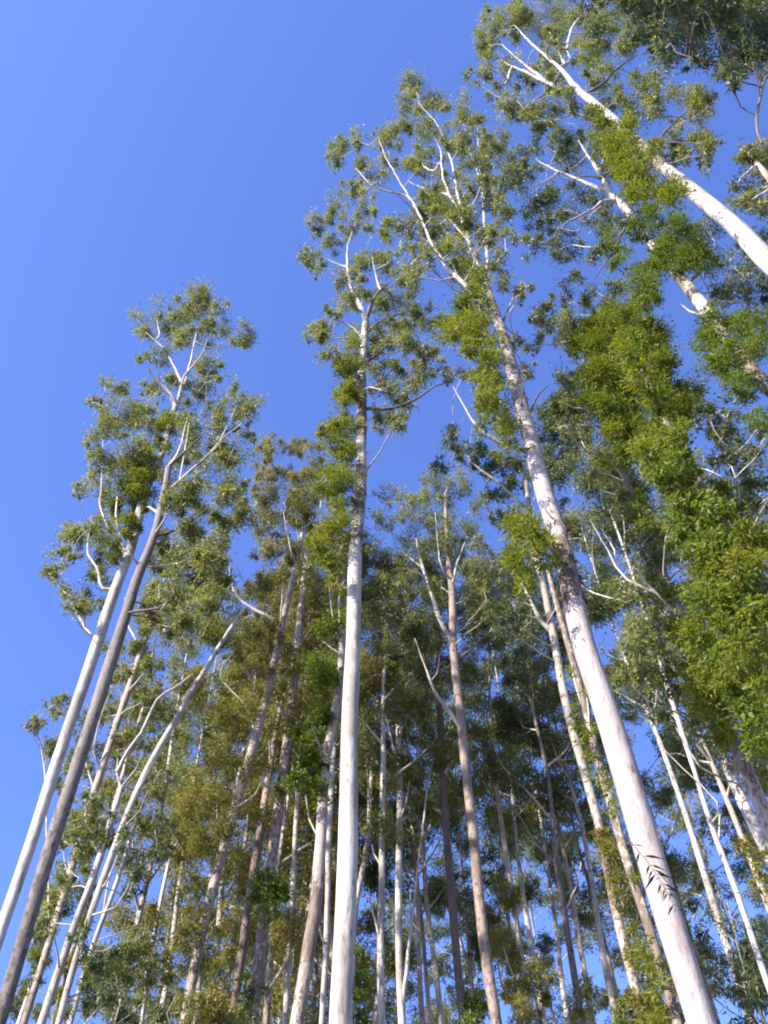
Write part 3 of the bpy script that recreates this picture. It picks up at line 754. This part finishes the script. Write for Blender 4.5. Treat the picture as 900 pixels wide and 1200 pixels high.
# shreds of old bark still hanging on the big trunk and on the pole
def bark_shreds(T, spots, material):
    for (x, y, Y, n, spreadpx) in spots:
        for q in range(n):
            yy = y + rng.normal(0, spreadpx)
            p = P(x, yy, Y)
            k = int(np.argmin(np.abs(T.path[:, 2] - p[2])))
            c, r = T.path[k], T.prad[k]
            a = rng.uniform(math.pi * 0.95, math.pi * 2.05)        # the camera's side of the trunk
            d = np.array((math.cos(a), math.sin(a), 0))
            s = np.array((-math.sin(a), math.cos(a), 0))
            L, w = rng.uniform(0.10, 0.34), rng.uniform(0.008, 0.02)
            lean = rng.normal(0, 0.25)
            m_ = 5
            t = np.linspace(0, 1, m_)
            mid = c + d * (r * 1.0) + d[None, :] * (0.05 * rng.random() * t[:, None] ** 2) - np.array((0, 0, 1)) * L * t[:, None] + s * lean * L * t[:, None]
            tw = w * (1 - 0.6 * t)[:, None]
            V = np.vstack([mid - s * tw, mid + s * tw, mid - s * tw + d * 0.006, mid + s * tw + d * 0.006])
            F = []
            for i in range(m_ - 1):
                F += [[i, i + 1, m_ + i + 1, m_ + i], [2 * m_ + i, 3 * m_ + i, 3 * m_ + i + 1, 2 * m_ + i + 1], [i, 2 * m_ + i, 2 * m_ + i + 1, i + 1], [m_ + i, m_ + i + 1, 3 * m_ + i + 1, 3 * m_ + i]]
            link('bark_strip', mesh_from('bark_strip', V - T.base, np.array(F), material, np.full(len(V), .6), 'rough'), T.trunk_ob)
bark_shreds(BIG, [(668, 690, 8, 34, 12), (655, 640, 8, 30, 16), (610, 470, 8, 12, 25), (590, 400, 8, 8, 12)], M_BROWN)
for T_, sp_ in PENDING_SHREDS:
    bark_shreds(T_, sp_, M_BROWN)

traced('gum_tree', 'slim pinkish trunk running parallel just left of the biggest trunk', 15,
    [(768, 1250, 16, .35), (754, 1196, 15, .4), (726, 1085, 13.5, .35), (712, 1015, 13, .8), (703, 970, 12, .5), (680, 886, 11, .2), (662, 817, 10, .25), (647, 740, 9, .2), (637, 687, 8, .3), (626, 640, 7, .2), (614, 541, 5, .1)],
    M_PINK,
    limbs=[[(615, 600), (613, 593), (592, 572), (556, 544), (538, 519), {'w': 6}], [(647, 745), (632, 725), (615, 690), (607, 675), {'w': 8}], [(722, 1040), (745, 1060), (757, 1083), {'w': 3}], [(556, 544), (540, 545), (520, 547), {'w': 3}],
           [(640, 700), (612, 615), (604, 610), (600, 590), {'w': 4}], [(598, 668), (578, 665), (569, 650), {'w': 3}]],
    blobs=[(535,515,14),(549,533,13),(563,529,13),(513,543,10),(545,440,8),(575,545,13),(590,550,13),(600,570,12),(580,580,12),(585,610,14),(630,560,9),(610,545,10),(660,620,9),(655,590,10),(650,545,12),(645,500,11),(640,530,10),(655,480,10),(660,700,8),(600,705,14),(585,725,14),(620,735,14)],
    shoots=[(716,1000,11),(722,1020,12),(728,1045,12),(736,1070,11),(745,1110,13),(752,1140,13),(750,1170,13),(765,1185,13),(710,985,10),(745,1085,10)], leaf=M_DEEP, spread=1.8, finish=dict(shoot_mat=M_OLIVE))
traced('gum_tree', 'creeper-wrapped pale trunk tucked behind the left edge of the biggest trunk', 13,
    [(810, 1260, 17, .5), (789, 1181, 15.5, .6), (764, 1093, 14, .6), (733, 1001, 12.5, .5), (714, 935, 11.5, .45), (699, 886, 10.5, .55), (683, 817, 9.5, .6), (664, 751, 8, .6), (650, 700, 6, .5), (640, 660, 4, .4)],
    M_PINK,
    limbs=[[(700, 890), (690, 850), (688, 800), {'w': 4}], [(690, 850), (672, 790), (668, 765), {'w': 4}], [(683, 815), (694, 790), (700, 775), {'w': 3}]],
    shoots=[(672,790,8),(680,830,8),(690,860,9),(697,890,9),(706,910,10),(715,930,10),(720,950,10),(757,1110,10),(766,1130,11),(775,1160,11),(772,1185,13),(745,1030,8),(690,800,7),(700,850,7)],
    leaf=M_GUM, spread=.8, finish=dict(vine_density=1300))
traced('gum_tree', 'grey stem deep in shade near the foot of the pinkish parallel trunk', 26,
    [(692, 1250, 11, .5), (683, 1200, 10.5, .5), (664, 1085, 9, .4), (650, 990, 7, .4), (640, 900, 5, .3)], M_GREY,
    limbs=[[(662, 1070), (675, 1040), (681, 1010), {'w': 3}]],
    grow=(21, 34, 2.1, 9, M_PINK, (.35, .65)), leaf=M_DEEP, finish=dict(density=800))

# right-hand mass
traced('gum_tree', 'bulky trunk smothered in bright green shoots from top to bottom', 10,
    [(960, 1100, 24.6, .2), (900, 962, 21.3, .3), (871, 896, 19.7, .5), (848, 836, 17.2, .6), (800, 725, 13.9, .65), (765, 644, 11.9, .6), (740, 580, 10.2, .6), (715, 516, 7.8, .7), (695, 460, 4.9, .6), (682, 420, 2.5, .5)],
    M_PINK,
    limbs=[[(735, 570), (712, 537), (690, 530), (670, 512), {'w': 3}], [(745, 590), (722, 580), (705, 575), (693, 568), {'w': 3}], [(765, 700), (735, 680), (712, 645), (692, 610), {'w': 4}], [(740, 660), (720, 645), (708, 625), {'w': 3}],
           [(690, 450), (672, 420), (652, 402), {'w': 3}], [(775, 720), (755, 680), (740, 640), {'w': 4}], [(760, 745), (745, 725), (735, 714), {'w': 3}], [(860, 935), (820, 900), (790, 850), (770, 842), {'w': 3}]],
    blobs=[(704,559,17),(722,588,18),(736,616,20),(751,644,20),(765,673,20),(740,698,20),(751,730,22),(779,701,20),(786,737,20),(733,559,14),(772,623,18),(786,644,16),(749,763,20),(764,786,18),(787,809,20),(772,763,18),(745,786,18),
           (680,406,13),(676,442,16),(672,470,13),(687,499,15),(665,502,11),(697,531,15),(633,378,14),(651,388,13),(626,399,11),(665,374,13),(800,780,16),(810,850,14),(775,830,14),(690,350,13),(720,340,13),(660,345,11),(675,325,10),(640,365,11)],
    shoots=[(694,385,22),(722,381,22),(751,381,20),(697,413,23),(733,417,26),(765,410,22),(697,445,20),(729,452,22),(708,477,20),(736,484,18),(715,502,15),(779,431,17),(793,477,17),(808,467,15),(750,500,13),(740,530,12),(760,455,16),(780,455,16),(795,500,14),(770,520,14),(745,515,14),(725,500,13),(705,430,16),(745,400,16),(680,395,12),(715,365,13),(740,360,12),(725,535,13),(745,590,12),(758,620,12),(785,690,12),(700,470,14),
            (810,774,17),(833,778,19),(829,828,18),(848,809,22),(848,866,15),(840,850,12),(800,740,15),(815,800,14)],
    leaf=M_GUM, front_d=1.3, layers=3, spread=1.3, finish=dict(vine_density=2500, density=1900, leaf_len=.11))
traced('gum_tree', 'ivy-covered trunk at the outer edge of the green mass with hanging dead tangles', 8,
    [(1010, 960, 25.5, .5), (955, 830, 22.9, .6), (900, 712, 19.6, .6), (850, 622, 16.1, .6), (797, 530, 12.8, .65), (779, 491, 9.3, .6), (755, 440, 6.0, .5), (735, 395, 2.5, .5)],
    M_PINK,
    limbs=[[(815, 570), (850, 540), (862, 560), {'w': 4}], [(855, 640), (835, 625), (828, 610), {'w': 4}], [(800, 540), (830, 550), (845, 558), {'w': 3}]],
    blobs=[(857,513,18),(879,552,18),(850,545,17),(886,580,18),(872,602,17),(836,502,15),(829,477,12),(889,531,12),(862,480,11),(895,500,10)],
    shoots=[(758,531,18),(793,573,18),(815,588,18),(836,630,18),(864,630,21),(886,637,17),(829,666,22),(857,662,22),(886,666,18),(822,701,20),(843,723,23),(829,744,21),(879,687,20),(770,470,14),(775,500,14),(790,510,14),(864,771,20),(887,786,17),(894,817,17),(870,745,18),(735,398,15),(745,420,15),(756,445,15),(766,465,14),(778,490,14),(788,512,14),(740,408,12),(790,545,16),(805,585,16),(820,620,16),(775,555,14),(850,600,15),(840,580,13),(870,655,16),(850,690,17),(865,715,17),(890,720,16),(880,760,16),(850,785,15),(895,755,13)],
    vines=[(779,545,19),(808,552,20),(808,616,18),(822,637,19),(800,590,15),(871,828,19),(890,863,16),(887,840,14),(830,600,15),(850,640,15),(868,675,15),(885,705,15),(800,540,14),(880,800,14),(835,690,13),(845,760,14),(892,850,12)],
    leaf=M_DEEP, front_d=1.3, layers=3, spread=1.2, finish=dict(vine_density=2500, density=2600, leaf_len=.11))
traced('gum_tree', 'clean thin white stem standing alone in deep shade below the green mass', 14,
    [(940, 1260, 11, .1), (900, 1154, 10, .05), (864, 1047, 9, .05), (833, 966, 7.5, .1), (814, 905, 5.5, .1), (796, 850, 4, .1)], M_WHITE,
    limbs=[[(835, 968), (842, 955), (841, 940), {'w': 3}], [(870, 990), (840, 940), (800, 900), (770, 870), {'w': 2.5}]],
    grow=(17, 27, 1.7, 6, M_WHITE, (.35, .6)), leaf=M_DEEP)
traced('gum_tree', 'second mottled trunk slanting out of frame under the green mass', 11,
    [(958, 1120, 20, .4), (900, 1000, 17, .3), (871, 940, 15.5, .35), (850, 890, 14, .5), (820, 815, 12, .5), (790, 740, 8, .5), (770, 690, 5, .4)], M_WHITE,
    shoots=[(890,1008,13),(894,1039,12),(887,909,11),(880,985,10),(893,890,12),(860,890,10)], blobs=[(800,760,15),(820,760,14),(780,720,13)], leaf=M_GUM, spread=1.0, finish=dict(shoot_mat=M_OLIVE, vine_density=1500))

# overhead, upper corner
traced('gum_tree', 'overhead white trunk broken up by shaggy green clumps, lower of the corner pair', 8,
    [(985, 545, 22.7, .3), (930, 478, 21.8, .3), (884, 438, 21.0, .75), (862, 410, 19.3, .6), (836, 376, 18.5, .05), (812, 344, 16.8, .15), (788, 316, 14.3, .3), (760, 280, 11.8, .2), (736, 248, 10.1, .1), (712, 224, 8.8, 0)],
    M_WHITE,
    limbs=[[(714, 226), (704, 206), (696, 192), (686, 178), (678, 164), {'w': 8}], [(712, 226), (695, 218), (672, 208), (648, 198), (628, 186), {'w': 6}], [(722, 236), (706, 236), (694, 246), (680, 252), (656, 266), {'w': 4.5}],
           [(700, 203), (707, 187), (713, 172), {'w': 3.5}], [(700, 208), (685, 206), (674, 210), {'w': 3}], [(655, 202), (640, 212), (622, 219), {'w': 2.5}], [(740, 256), (728, 276), (716, 298), (697, 326), {'w': 4, 'm': M_DARKTWIG}],
           [(806, 336), (820, 315), (827, 297), {'w': 5, 'm': M_PINK}], [(828, 365), (831, 345), (822, 325), {'w': 3}], [(825, 372), (808, 364), (795, 355), {'w': 3.5}], [(735, 250), (740, 232), (741, 225), {'w': 3}], [(700, 292), (685, 290), (672, 287), {'w': 2.5}]],
    blobs=[(616,176,12),(616,208,17),(632,236,21),(644,256,19),(632,292,17),(660,288,17),(668,192,15),(660,168,15),(652,156,13),(696,176,15),(716,200,13),(676,224,14),(692,248,16),(708,264,16),(680,160,13),(724,168,13),(700,296,12),
           (848,336,18),(880,320,21),(860,304,18),(892,280,15),(884,352,18),(828,272,14),(622,190,10),(650,225,12)],
    shoots=[(760,264,17),(780,280,18),(812,292,20),(772,304,17),(756,328,16),(820,304,17),(800,272,16),(764,344,15),(745,270,12),(790,300,13),(829,396,16),(843,388,19),(864,381,18),(882,406,18),(840,431,15),(864,442,17),(889,484,13),(893,381,15),(850,410,15),(875,460,14),(715,275,11),(730,300,12)],
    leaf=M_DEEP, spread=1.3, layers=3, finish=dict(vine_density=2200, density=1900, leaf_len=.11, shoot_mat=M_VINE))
traced('gum_tree', 'overhead gleaming white trunk slanting in from the side, higher of the corner pair', 5.5,
    [(1010, 410, 32.8, .2), (950, 350, 30.4, .2), (900, 304, 28.0, .25), (868, 272, 24.8, .2), (836, 244, 22.0, .12), (800, 214, 19.6, .1), (776, 196, 17.6, .7), (752, 172, 14.8, .6), (735, 155, 13.6, .4), (716, 138, 12.4, .1), (696, 120, 10.8, .05), (676, 104, 9.6, 0)],
    M_WHITE,
    limbs=[[(678, 106), (668, 94), (660, 84), (640, 66), (616, 44), (604, 30), {'w': 8}], [(678, 106), (660, 103), (640, 96), (615, 84), (596, 76), (588, 71), {'w': 7}], [(642, 97), (628, 86), (608, 70), (588, 52), {'w': 5}],
           [(716, 142), (706, 144), (690, 139), (676, 134), (648, 140), {'w': 5}], [(692, 112), (706, 98), (724, 80), (738, 70), (748, 64), {'w': 5, 'm': M_DARKTWIG}], [(660, 86), (668, 70), (662, 55), {'w': 4}],
           [(660, 60), (672, 30), (690, 10), {'w': 5}], [(664, 85), (650, 86), (640, 84), {'w': 3}], [(764, 190), (775, 160), (800, 135), (812, 126), {'w': 4, 'm': M_DARKTWIG}], [(760, 140), (764, 125), (768, 115), {'w': 3.5}],
           [(605, 80), (590, 100), (572, 96), {'w': 3}], [(670, 110), (640, 110), (610, 130), {'w': 3.5}], [(655, 80), (650, 50), (640, 30), {'w': 4}]],
    blobs=[(568,56,17),(560,88,11),(580,44,14),(600,16,16),(632,12,22),(568,16,8),(660,24,18),(604,124,18),(640,116,17),(600,80,12),(644,72,14),(676,56,18),(708,48,18),(700,76,17),(652,96,12),(732,52,15),(680,24,17),(708,20,17),(636,144,11),(664,120,13),(585,110,10),(620,100,12),(640,40,14),(740,30,15),
           (756,96,16),(744,112,15),(764,124,16),(788,160,15),(816,120,16),(800,108,13),(828,124,9),(816,144,15),(824,168,14),(812,188,16),(832,170,9),(748,132,14),(720,120,12),(790,185,12),(600,40,13),(625,135,10)],
    shoots=[(704,140,11),(712,156,15),(732,172,17),(748,204,18),(776,216,17),(728,192,15),(764,172,12),(740,224,14),(720,175,13),(758,222,14),(790,228,11),(735,145,10),(752,186,11),(685,75,9),(695,128,9)],
    leaf=M_GUM, spread=1.0, layers=3, finish=dict(leaf_len=.11, density=2300, vine_density=2200))
traced('gum_tree', 'partly seen pinkish stem and loose crown cut by the frame, between the corner trunks', 6,
    [(1080, 420, 18, .3), (1000, 330, 16, .3), (950, 270, 13, .3), (915, 225, 11, .2), (888, 192, 8, .1), (870, 175, 5, 0)], M_PINK,
    limbs=[[(905, 215), (880, 235), (862, 243), {'w': 4}], [(885, 190), (872, 205), (863, 215), {'w': 3}]],
    blobs=[(880,184,15),(876,216,15),(868,236,11),(892,176,12),(896,208,13),(910,190,16),(925,215,18),(905,235,14),(890,250,10)], leaf=M_GUM, spread=.9)
LT = traced('gum_tree', 'dark overhanging crown with a drooping bare twig at the topmost corner', 3.0,
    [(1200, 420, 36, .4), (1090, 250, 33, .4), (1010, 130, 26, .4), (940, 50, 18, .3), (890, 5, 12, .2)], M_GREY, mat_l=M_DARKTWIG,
    limbs=[[(940, 50), (890, 40), (840, 30), (780, 25), {'w': 9, 'dy': .2}], [(960, 75), (910, 85), (894, 100), (886, 140), (889, 158), (893, 168), {'w': 4, 'e': 2, 'dy': .1}], [(900, 40), (860, 60), (840, 80), {'w': 5, 'dy': .1}]],
    blobs=[(764,16,24),(796,32,26),(820,24,26),(800,60,17),(816,76,9),(836,16,26),(868,24,26),(892,32,26),(856,76,13),(864,92,11),(888,52,22),(748,32,15),(780,60,14),(892,68,13),(844,80,9),(876,60,16),(850,45,20),(742,12,15),(775,40,16),
           (780,-15,28),(830,-20,30),(880,-15,30),(920,20,28),(930,60,22),(760,-30,26),(910,-30,30)],
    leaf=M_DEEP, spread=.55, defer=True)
for x, y, z, r in list(LT.blobs):          # unseen foliage added towards the sun to shade the visible crown
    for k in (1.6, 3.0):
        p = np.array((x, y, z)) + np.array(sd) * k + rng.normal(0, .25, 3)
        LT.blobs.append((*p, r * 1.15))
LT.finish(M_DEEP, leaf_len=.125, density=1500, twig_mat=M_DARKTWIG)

# ------------------------------------------------------------------ the stand behind: individual trees copied from grown kinds
def grown(name, label, X, Y, H, r, material, leaf, spread, n_limbs, crown_from, group, lean=0.0, density=520):
    T = Tree(name, (X, Y, 0), label, group=group)
    zs = np.linspace(0, H, 9)
    w = np.cumsum(rng.normal(0, 0.12, (9, 2)), 0)
    w -= w[0]
    pts = np.column_stack([X + w[:, 0] + lean * zs / H, Y + w[:, 1], zs - 0.05])
    rad = r * (1 - 0.9 * (zs / H) ** 1.1)
    rad[0] *= 1.4
    T.trunk(pts, rad, rng.uniform(.2, .6, 9), material, 10)
    T.grow(H * crown_from, H * 0.96, spread, n_limbs, M_WHITE if material is not M_BROWN else M_PINK, (.35, .7), .8, .8)
    T.finish(leaf, density=density, leaf_len=.165, leaf_w=.3, inner=3)
    return T

def copy_tree(root, loc, rotz, scale, label):
    c = root.copy()
    COL.objects.link(c)
    c.location = loc
    c.rotation_euler = (0, 0, rotz)
    c.scale = (scale[0], scale[0], scale[1])
    c['label'] = label
    for ch in root.children:
        d = ch.copy()
        COL.objects.link(d)
        d.parent = c
        for g in ch.children:
            e = g.copy()
            COL.objects.link(e)
            e.parent = d
    return c

BACK = 'background trees of the stand'
SPOTS = [  # X, Y, kind, turn, width scale, height scale, label
    (-6.2, 31, 0, 0.0, 1, 1, 'distant pale tree filling behind the outermost flaky trunk of the thicket'),
    (-2.9, 33, 1, 0.6, 1, 1, 'distant tree seen between the thicket and the smooth white pole'),
    (0.6, 31, 2, 1.9, 1, 1, 'distant dark tree just behind the split-foot white trunk'),
    (6.0, 31, 0, 2.2, 1.0, 1.0, 'distant tree behind the slim pale stem with ragged sprouts'),
    (10.5, 25, 2, 4.4, 1, .98, 'shaded tree visible just right of the biggest trunk foot'),
    (12.8, 22, 3, 5.2, 1, .95, 'shaded tree behind the clean thin white stem'),
    (15.4, 24, 0, 5.9, 1.05, .97, 'shaded tree at the lower outer corner behind the thin white stem'),
    (-4.6, 39, 2, 0.9, 1.1, 1.02, 'far tree low in the gap between edge trees and thicket'),
    (-0.8, 41, 3, 1.4, 1.1, 1.0, 'far tree low behind the mottled white trunk'),
    (2.4, 38, 0, 3.1, 1.1, 1.03, 'far tree low behind the dark brown peeling bole'),
    (5.2, 40, 1, 4.0, 1.1, 1.0, 'far tree low beyond the tall pink-brown trunk'),
    (8.3, 37, 2, 5.0, 1.1, 1.04, 'far tree low beyond the grey stem deep in shade'),
    (11.8, 35, 3, 0.3, 1.1, 1.0, 'far tree low beyond the biggest trunk'),
    (15.2, 33, 1, 1.1, 1.1, 1.0, 'far tree low toward the outer corner of shade'),
    (18.6, 29, 2, 2.0, 1.1, 1.0, 'outermost far tree beyond the green mass'),
    (-7.9, 27, 4, 0.0, 1, 1, 'olive tree filling the outer side of the thicket behind its flaky trunk'),
    (-5.6, 29, 4, 2.0, 1, .97, 'olive tree filling the middle of the thicket behind the brown bole'),
    (-3.7, 27, 4, 4.0, .95, .95, 'olive tree filling the thicket behind the peeling-collar trunk'),
    (-1.9, 30, 4, 5.2, 1, .98, 'olive tree showing on both sides of the smooth pole'),
    (-9.6, 37, 4, 1.0, 1.05, 1.0, 'far olive tree low at the outer side of the thicket'),
    (-6.9, 39, 4, 3.0, 1.05, 1.0, 'far olive tree low behind the dark brown bole'),
    (-4.2, 36, 4, 5.0, 1.05, .97, 'far olive tree low behind the speckled white stem'),
    (-2.0, 38, 4, 0.3, 1.05, 1.0, 'far olive tree low hard by the smooth pole'),
    (-15.5, 58, 0, 0.2, 1.2, .9, 'very distant treetop lowest in the sky gap near the edge trees'),
    (-10.5, 55, 1, 1.2, 1.2, .92, 'very distant treetop at the foot of the sky gap beside the thicket'),
    (-5.5, 52, 3, 2.2, 1.2, 1.0, 'very distant treetop glimpsed low through the thicket'),
    (-1.0, 55, 0, 3.2, 1.2, 1.02, 'very distant treetop glimpsed just beside the foot of the smooth pole'),
    (4.0, 52, 2, 4.2, 1.2, 1.02, 'very distant treetop glimpsed between the split-foot trunk and dark bole'),
    (8.5, 50, 3, 5.2, 1.2, 1.05, 'very distant treetop glimpsed right of the pink-brown trunk foot'),
    (13.0, 48, 1, 0.4, 1.2, 1.05, 'very distant treetop glimpsed left of the biggest trunk foot'),
    (17.0, 45, 0, 1.4, 1.2, 1.05, 'very distant treetop glimpsed right of the biggest trunk foot'),
    (21.5, 42, 2, 2.4, 1.2, 1.05, 'very distant treetop in the lowest outer corner'),
    (18.0, 20, 1, 2.9, 1.05, .95, 'shaded tree behind the ivy-covered trunk'),
]
KINDS = [(M_PINK, M_GUM, 2.4, 11, .56), (M_WHITE, M_DEEP, 2.3, 11, .55), (M_PINK, M_DEEP, 2.5, 11, .56), (M_PINK, M_GUM, 2.4, 11, .56), (M_WHITE, M_OLIVE, 2.1, 14, .42), (M_WHITE, M_GUM, 1.5, 9, .66)]
SLIM = [  # px at y = 1100, Y, turn, label
    (196, 30, 0.5, 'thin far white stem just left of the outermost flaky trunk'),
    (262, 28, 1.5, 'thin far white stem between the outermost flaky trunk and the dark brown bole'),
    (322, 31, 2.5, 'thin far white stem hugging the flaky mid-thicket trunk'),
    (361, 29, 3.5, 'thin far white stem left of the peeling-collar trunk'),
    (434, 33, 4.5, 'thin far white stem in the narrow gap right of the smooth pole'),
    (489, 34, 5.5, 'thin far white stem crossing behind the split-off thin stem'),
    (512, 31, 0.9, 'thin far white stem left of the dark brown peeling bole'),
    (632, 30, 1.9, 'thin far white stem right of the ragged slim pale stem'),
    (655, 33, 2.9, 'thin far white stem left of the grey shaded stem'),
    (700, 29, 3.9, 'thin far white stem between the grey stem and the parallel pinkish trunk'),
    (838, 24, 4.9, 'thin far white stem right of the biggest trunk in shade'),
]
SPOTS += [(P(px, 1100, Y)[0], Y, 5, turn, 1, 1, label) for px, Y, turn, label in SLIM]
protos = {}
for X, Y, kind, turn, sw, sh, label in SPOTS:
    if kind not in protos:
        mt, lf, sp, nl, cf = KINDS[kind]
        protos[kind] = grown('gum_tree', label, X, Y, 36.0, 0.17, mt, lf, sp, nl, cf, BACK, rng.normal(0, .4))
    else:
        copy_tree(protos[kind].root, (X, Y, 0), turn, (sw, sh), label)

def young(label, x, Y, H, leaf, spread):
    T = Tree('young_tree', (P(x, 1190, Y)[0], Y, 0), label, group='young trees of the understorey')
    X = T.base[0]
    zs = np.linspace(0, H, 7)
    w = np.cumsum(rng.normal(0, 0.1, (7, 2)), 0)
    w -= w[0]
    T.trunk(np.column_stack([X + w[:, 0], Y + w[:, 1], zs - 0.05]), 0.075 * (1 - 0.88 * zs / H), rng.uniform(.2, .6, 7), M_PINK, 8)
    T.grow(H * .55, H * .95, spread, 8, M_PINK, (.22, .42), .8, .65)
    T.finish(leaf, density=1300, leaf_len=.13, inner=3)
young('bushy young tree whose top shows low in the gap beside the slanting stems', 150, 21, 13.8, M_GUM, 1.4)
young('young tree whose top shows at the foot of the olive thicket', 205, 19, 11.6, M_OLIVE, 1.3)
young('fresh green young treetop right at the foot of the pink-brown trunk', 558, 19, 11.2, M_VINE, 1.0)
young('olive young treetop between the pink-brown trunk and slim ragged stem', 632, 21, 13.0, M_OLIVE, 1.3)
young('fresh green young treetop at the foot of the parallel pinkish trunk', 738, 16, 9.9, M_SHOOT, 1.1)
young('shaded young treetop right of the biggest trunk foot', 880, 17, 11.2, M_DEEP, 1.3)

# ------------------------------------------------------------------ frond added by the big trunk, coloured near-black to stand in for frond shadow
def frond(label, tip_px, root_px, Y, n, Lmax):
    a, b = P(*root_px, Y), P(*tip_px, Y)
    base = a.copy()
    root = bpy.data.objects.new('shadow_frond', None)
    COL.objects.link(root)
    root.location = base
    root['label'] = label
    root['category'] = 'fern'
    path, v = smooth_path([a, (a + b) / 2 + np.array((0, -0.03, 0.05)), b], np.array([[.006], [.004], [.002]]), 0.05)
    V, F = tube(path, v[:, 0], 5)
    link('stalk', mesh_from('stalk', V - base, F, M_DARKTWIG), root)
    ax = (b - a) / np.linalg.norm(b - a)
    side = np.cross(ax, np.array((0, 1.0, 0)))
    side /= np.linalg.norm(side)
    for i in range(n):
        f = 0.12 + 0.86 * i / (n - 1)
        p = path[int(f * (len(path) - 1))]
        for sgn in (-1, 1):
            if rng.random() < 0.22:
                continue
            L = Lmax * rng.uniform(.7, 1.15) * (0.45 + 0.9 * math.sin(math.pi * min(1, f * .85 + .12))) * rng.uniform(.75, 1.1)
            d = side * sgn * 0.85 + ax * 0.55 + rng.normal(0, .2, 3)
            d /= np.linalg.norm(d)
            w = np.cross(d, np.array((0, 1.0, 0))) * L * 0.075
            q = np.array([p, p + d * L * .4 + w, p + d * L + np.array((0, 0, -.12 * L)), p + d * L * .4 - w, p + d * L * .4 + np.array((0, -.006, 0))])
            link('leaflet', mesh_from('leaflet', q - base, np.array([[0, 1, 2, 4], [0, 4, 2, 3]]), M_FROND_SHADOW, np.array([.1, .1]), 'tint', 'FACE', False), root)

frond('fern frond against the pale biggest trunk near its foot, darkened to stand in for frond shadow', (797, 1072), (738, 985), 7.66, 11, .15)
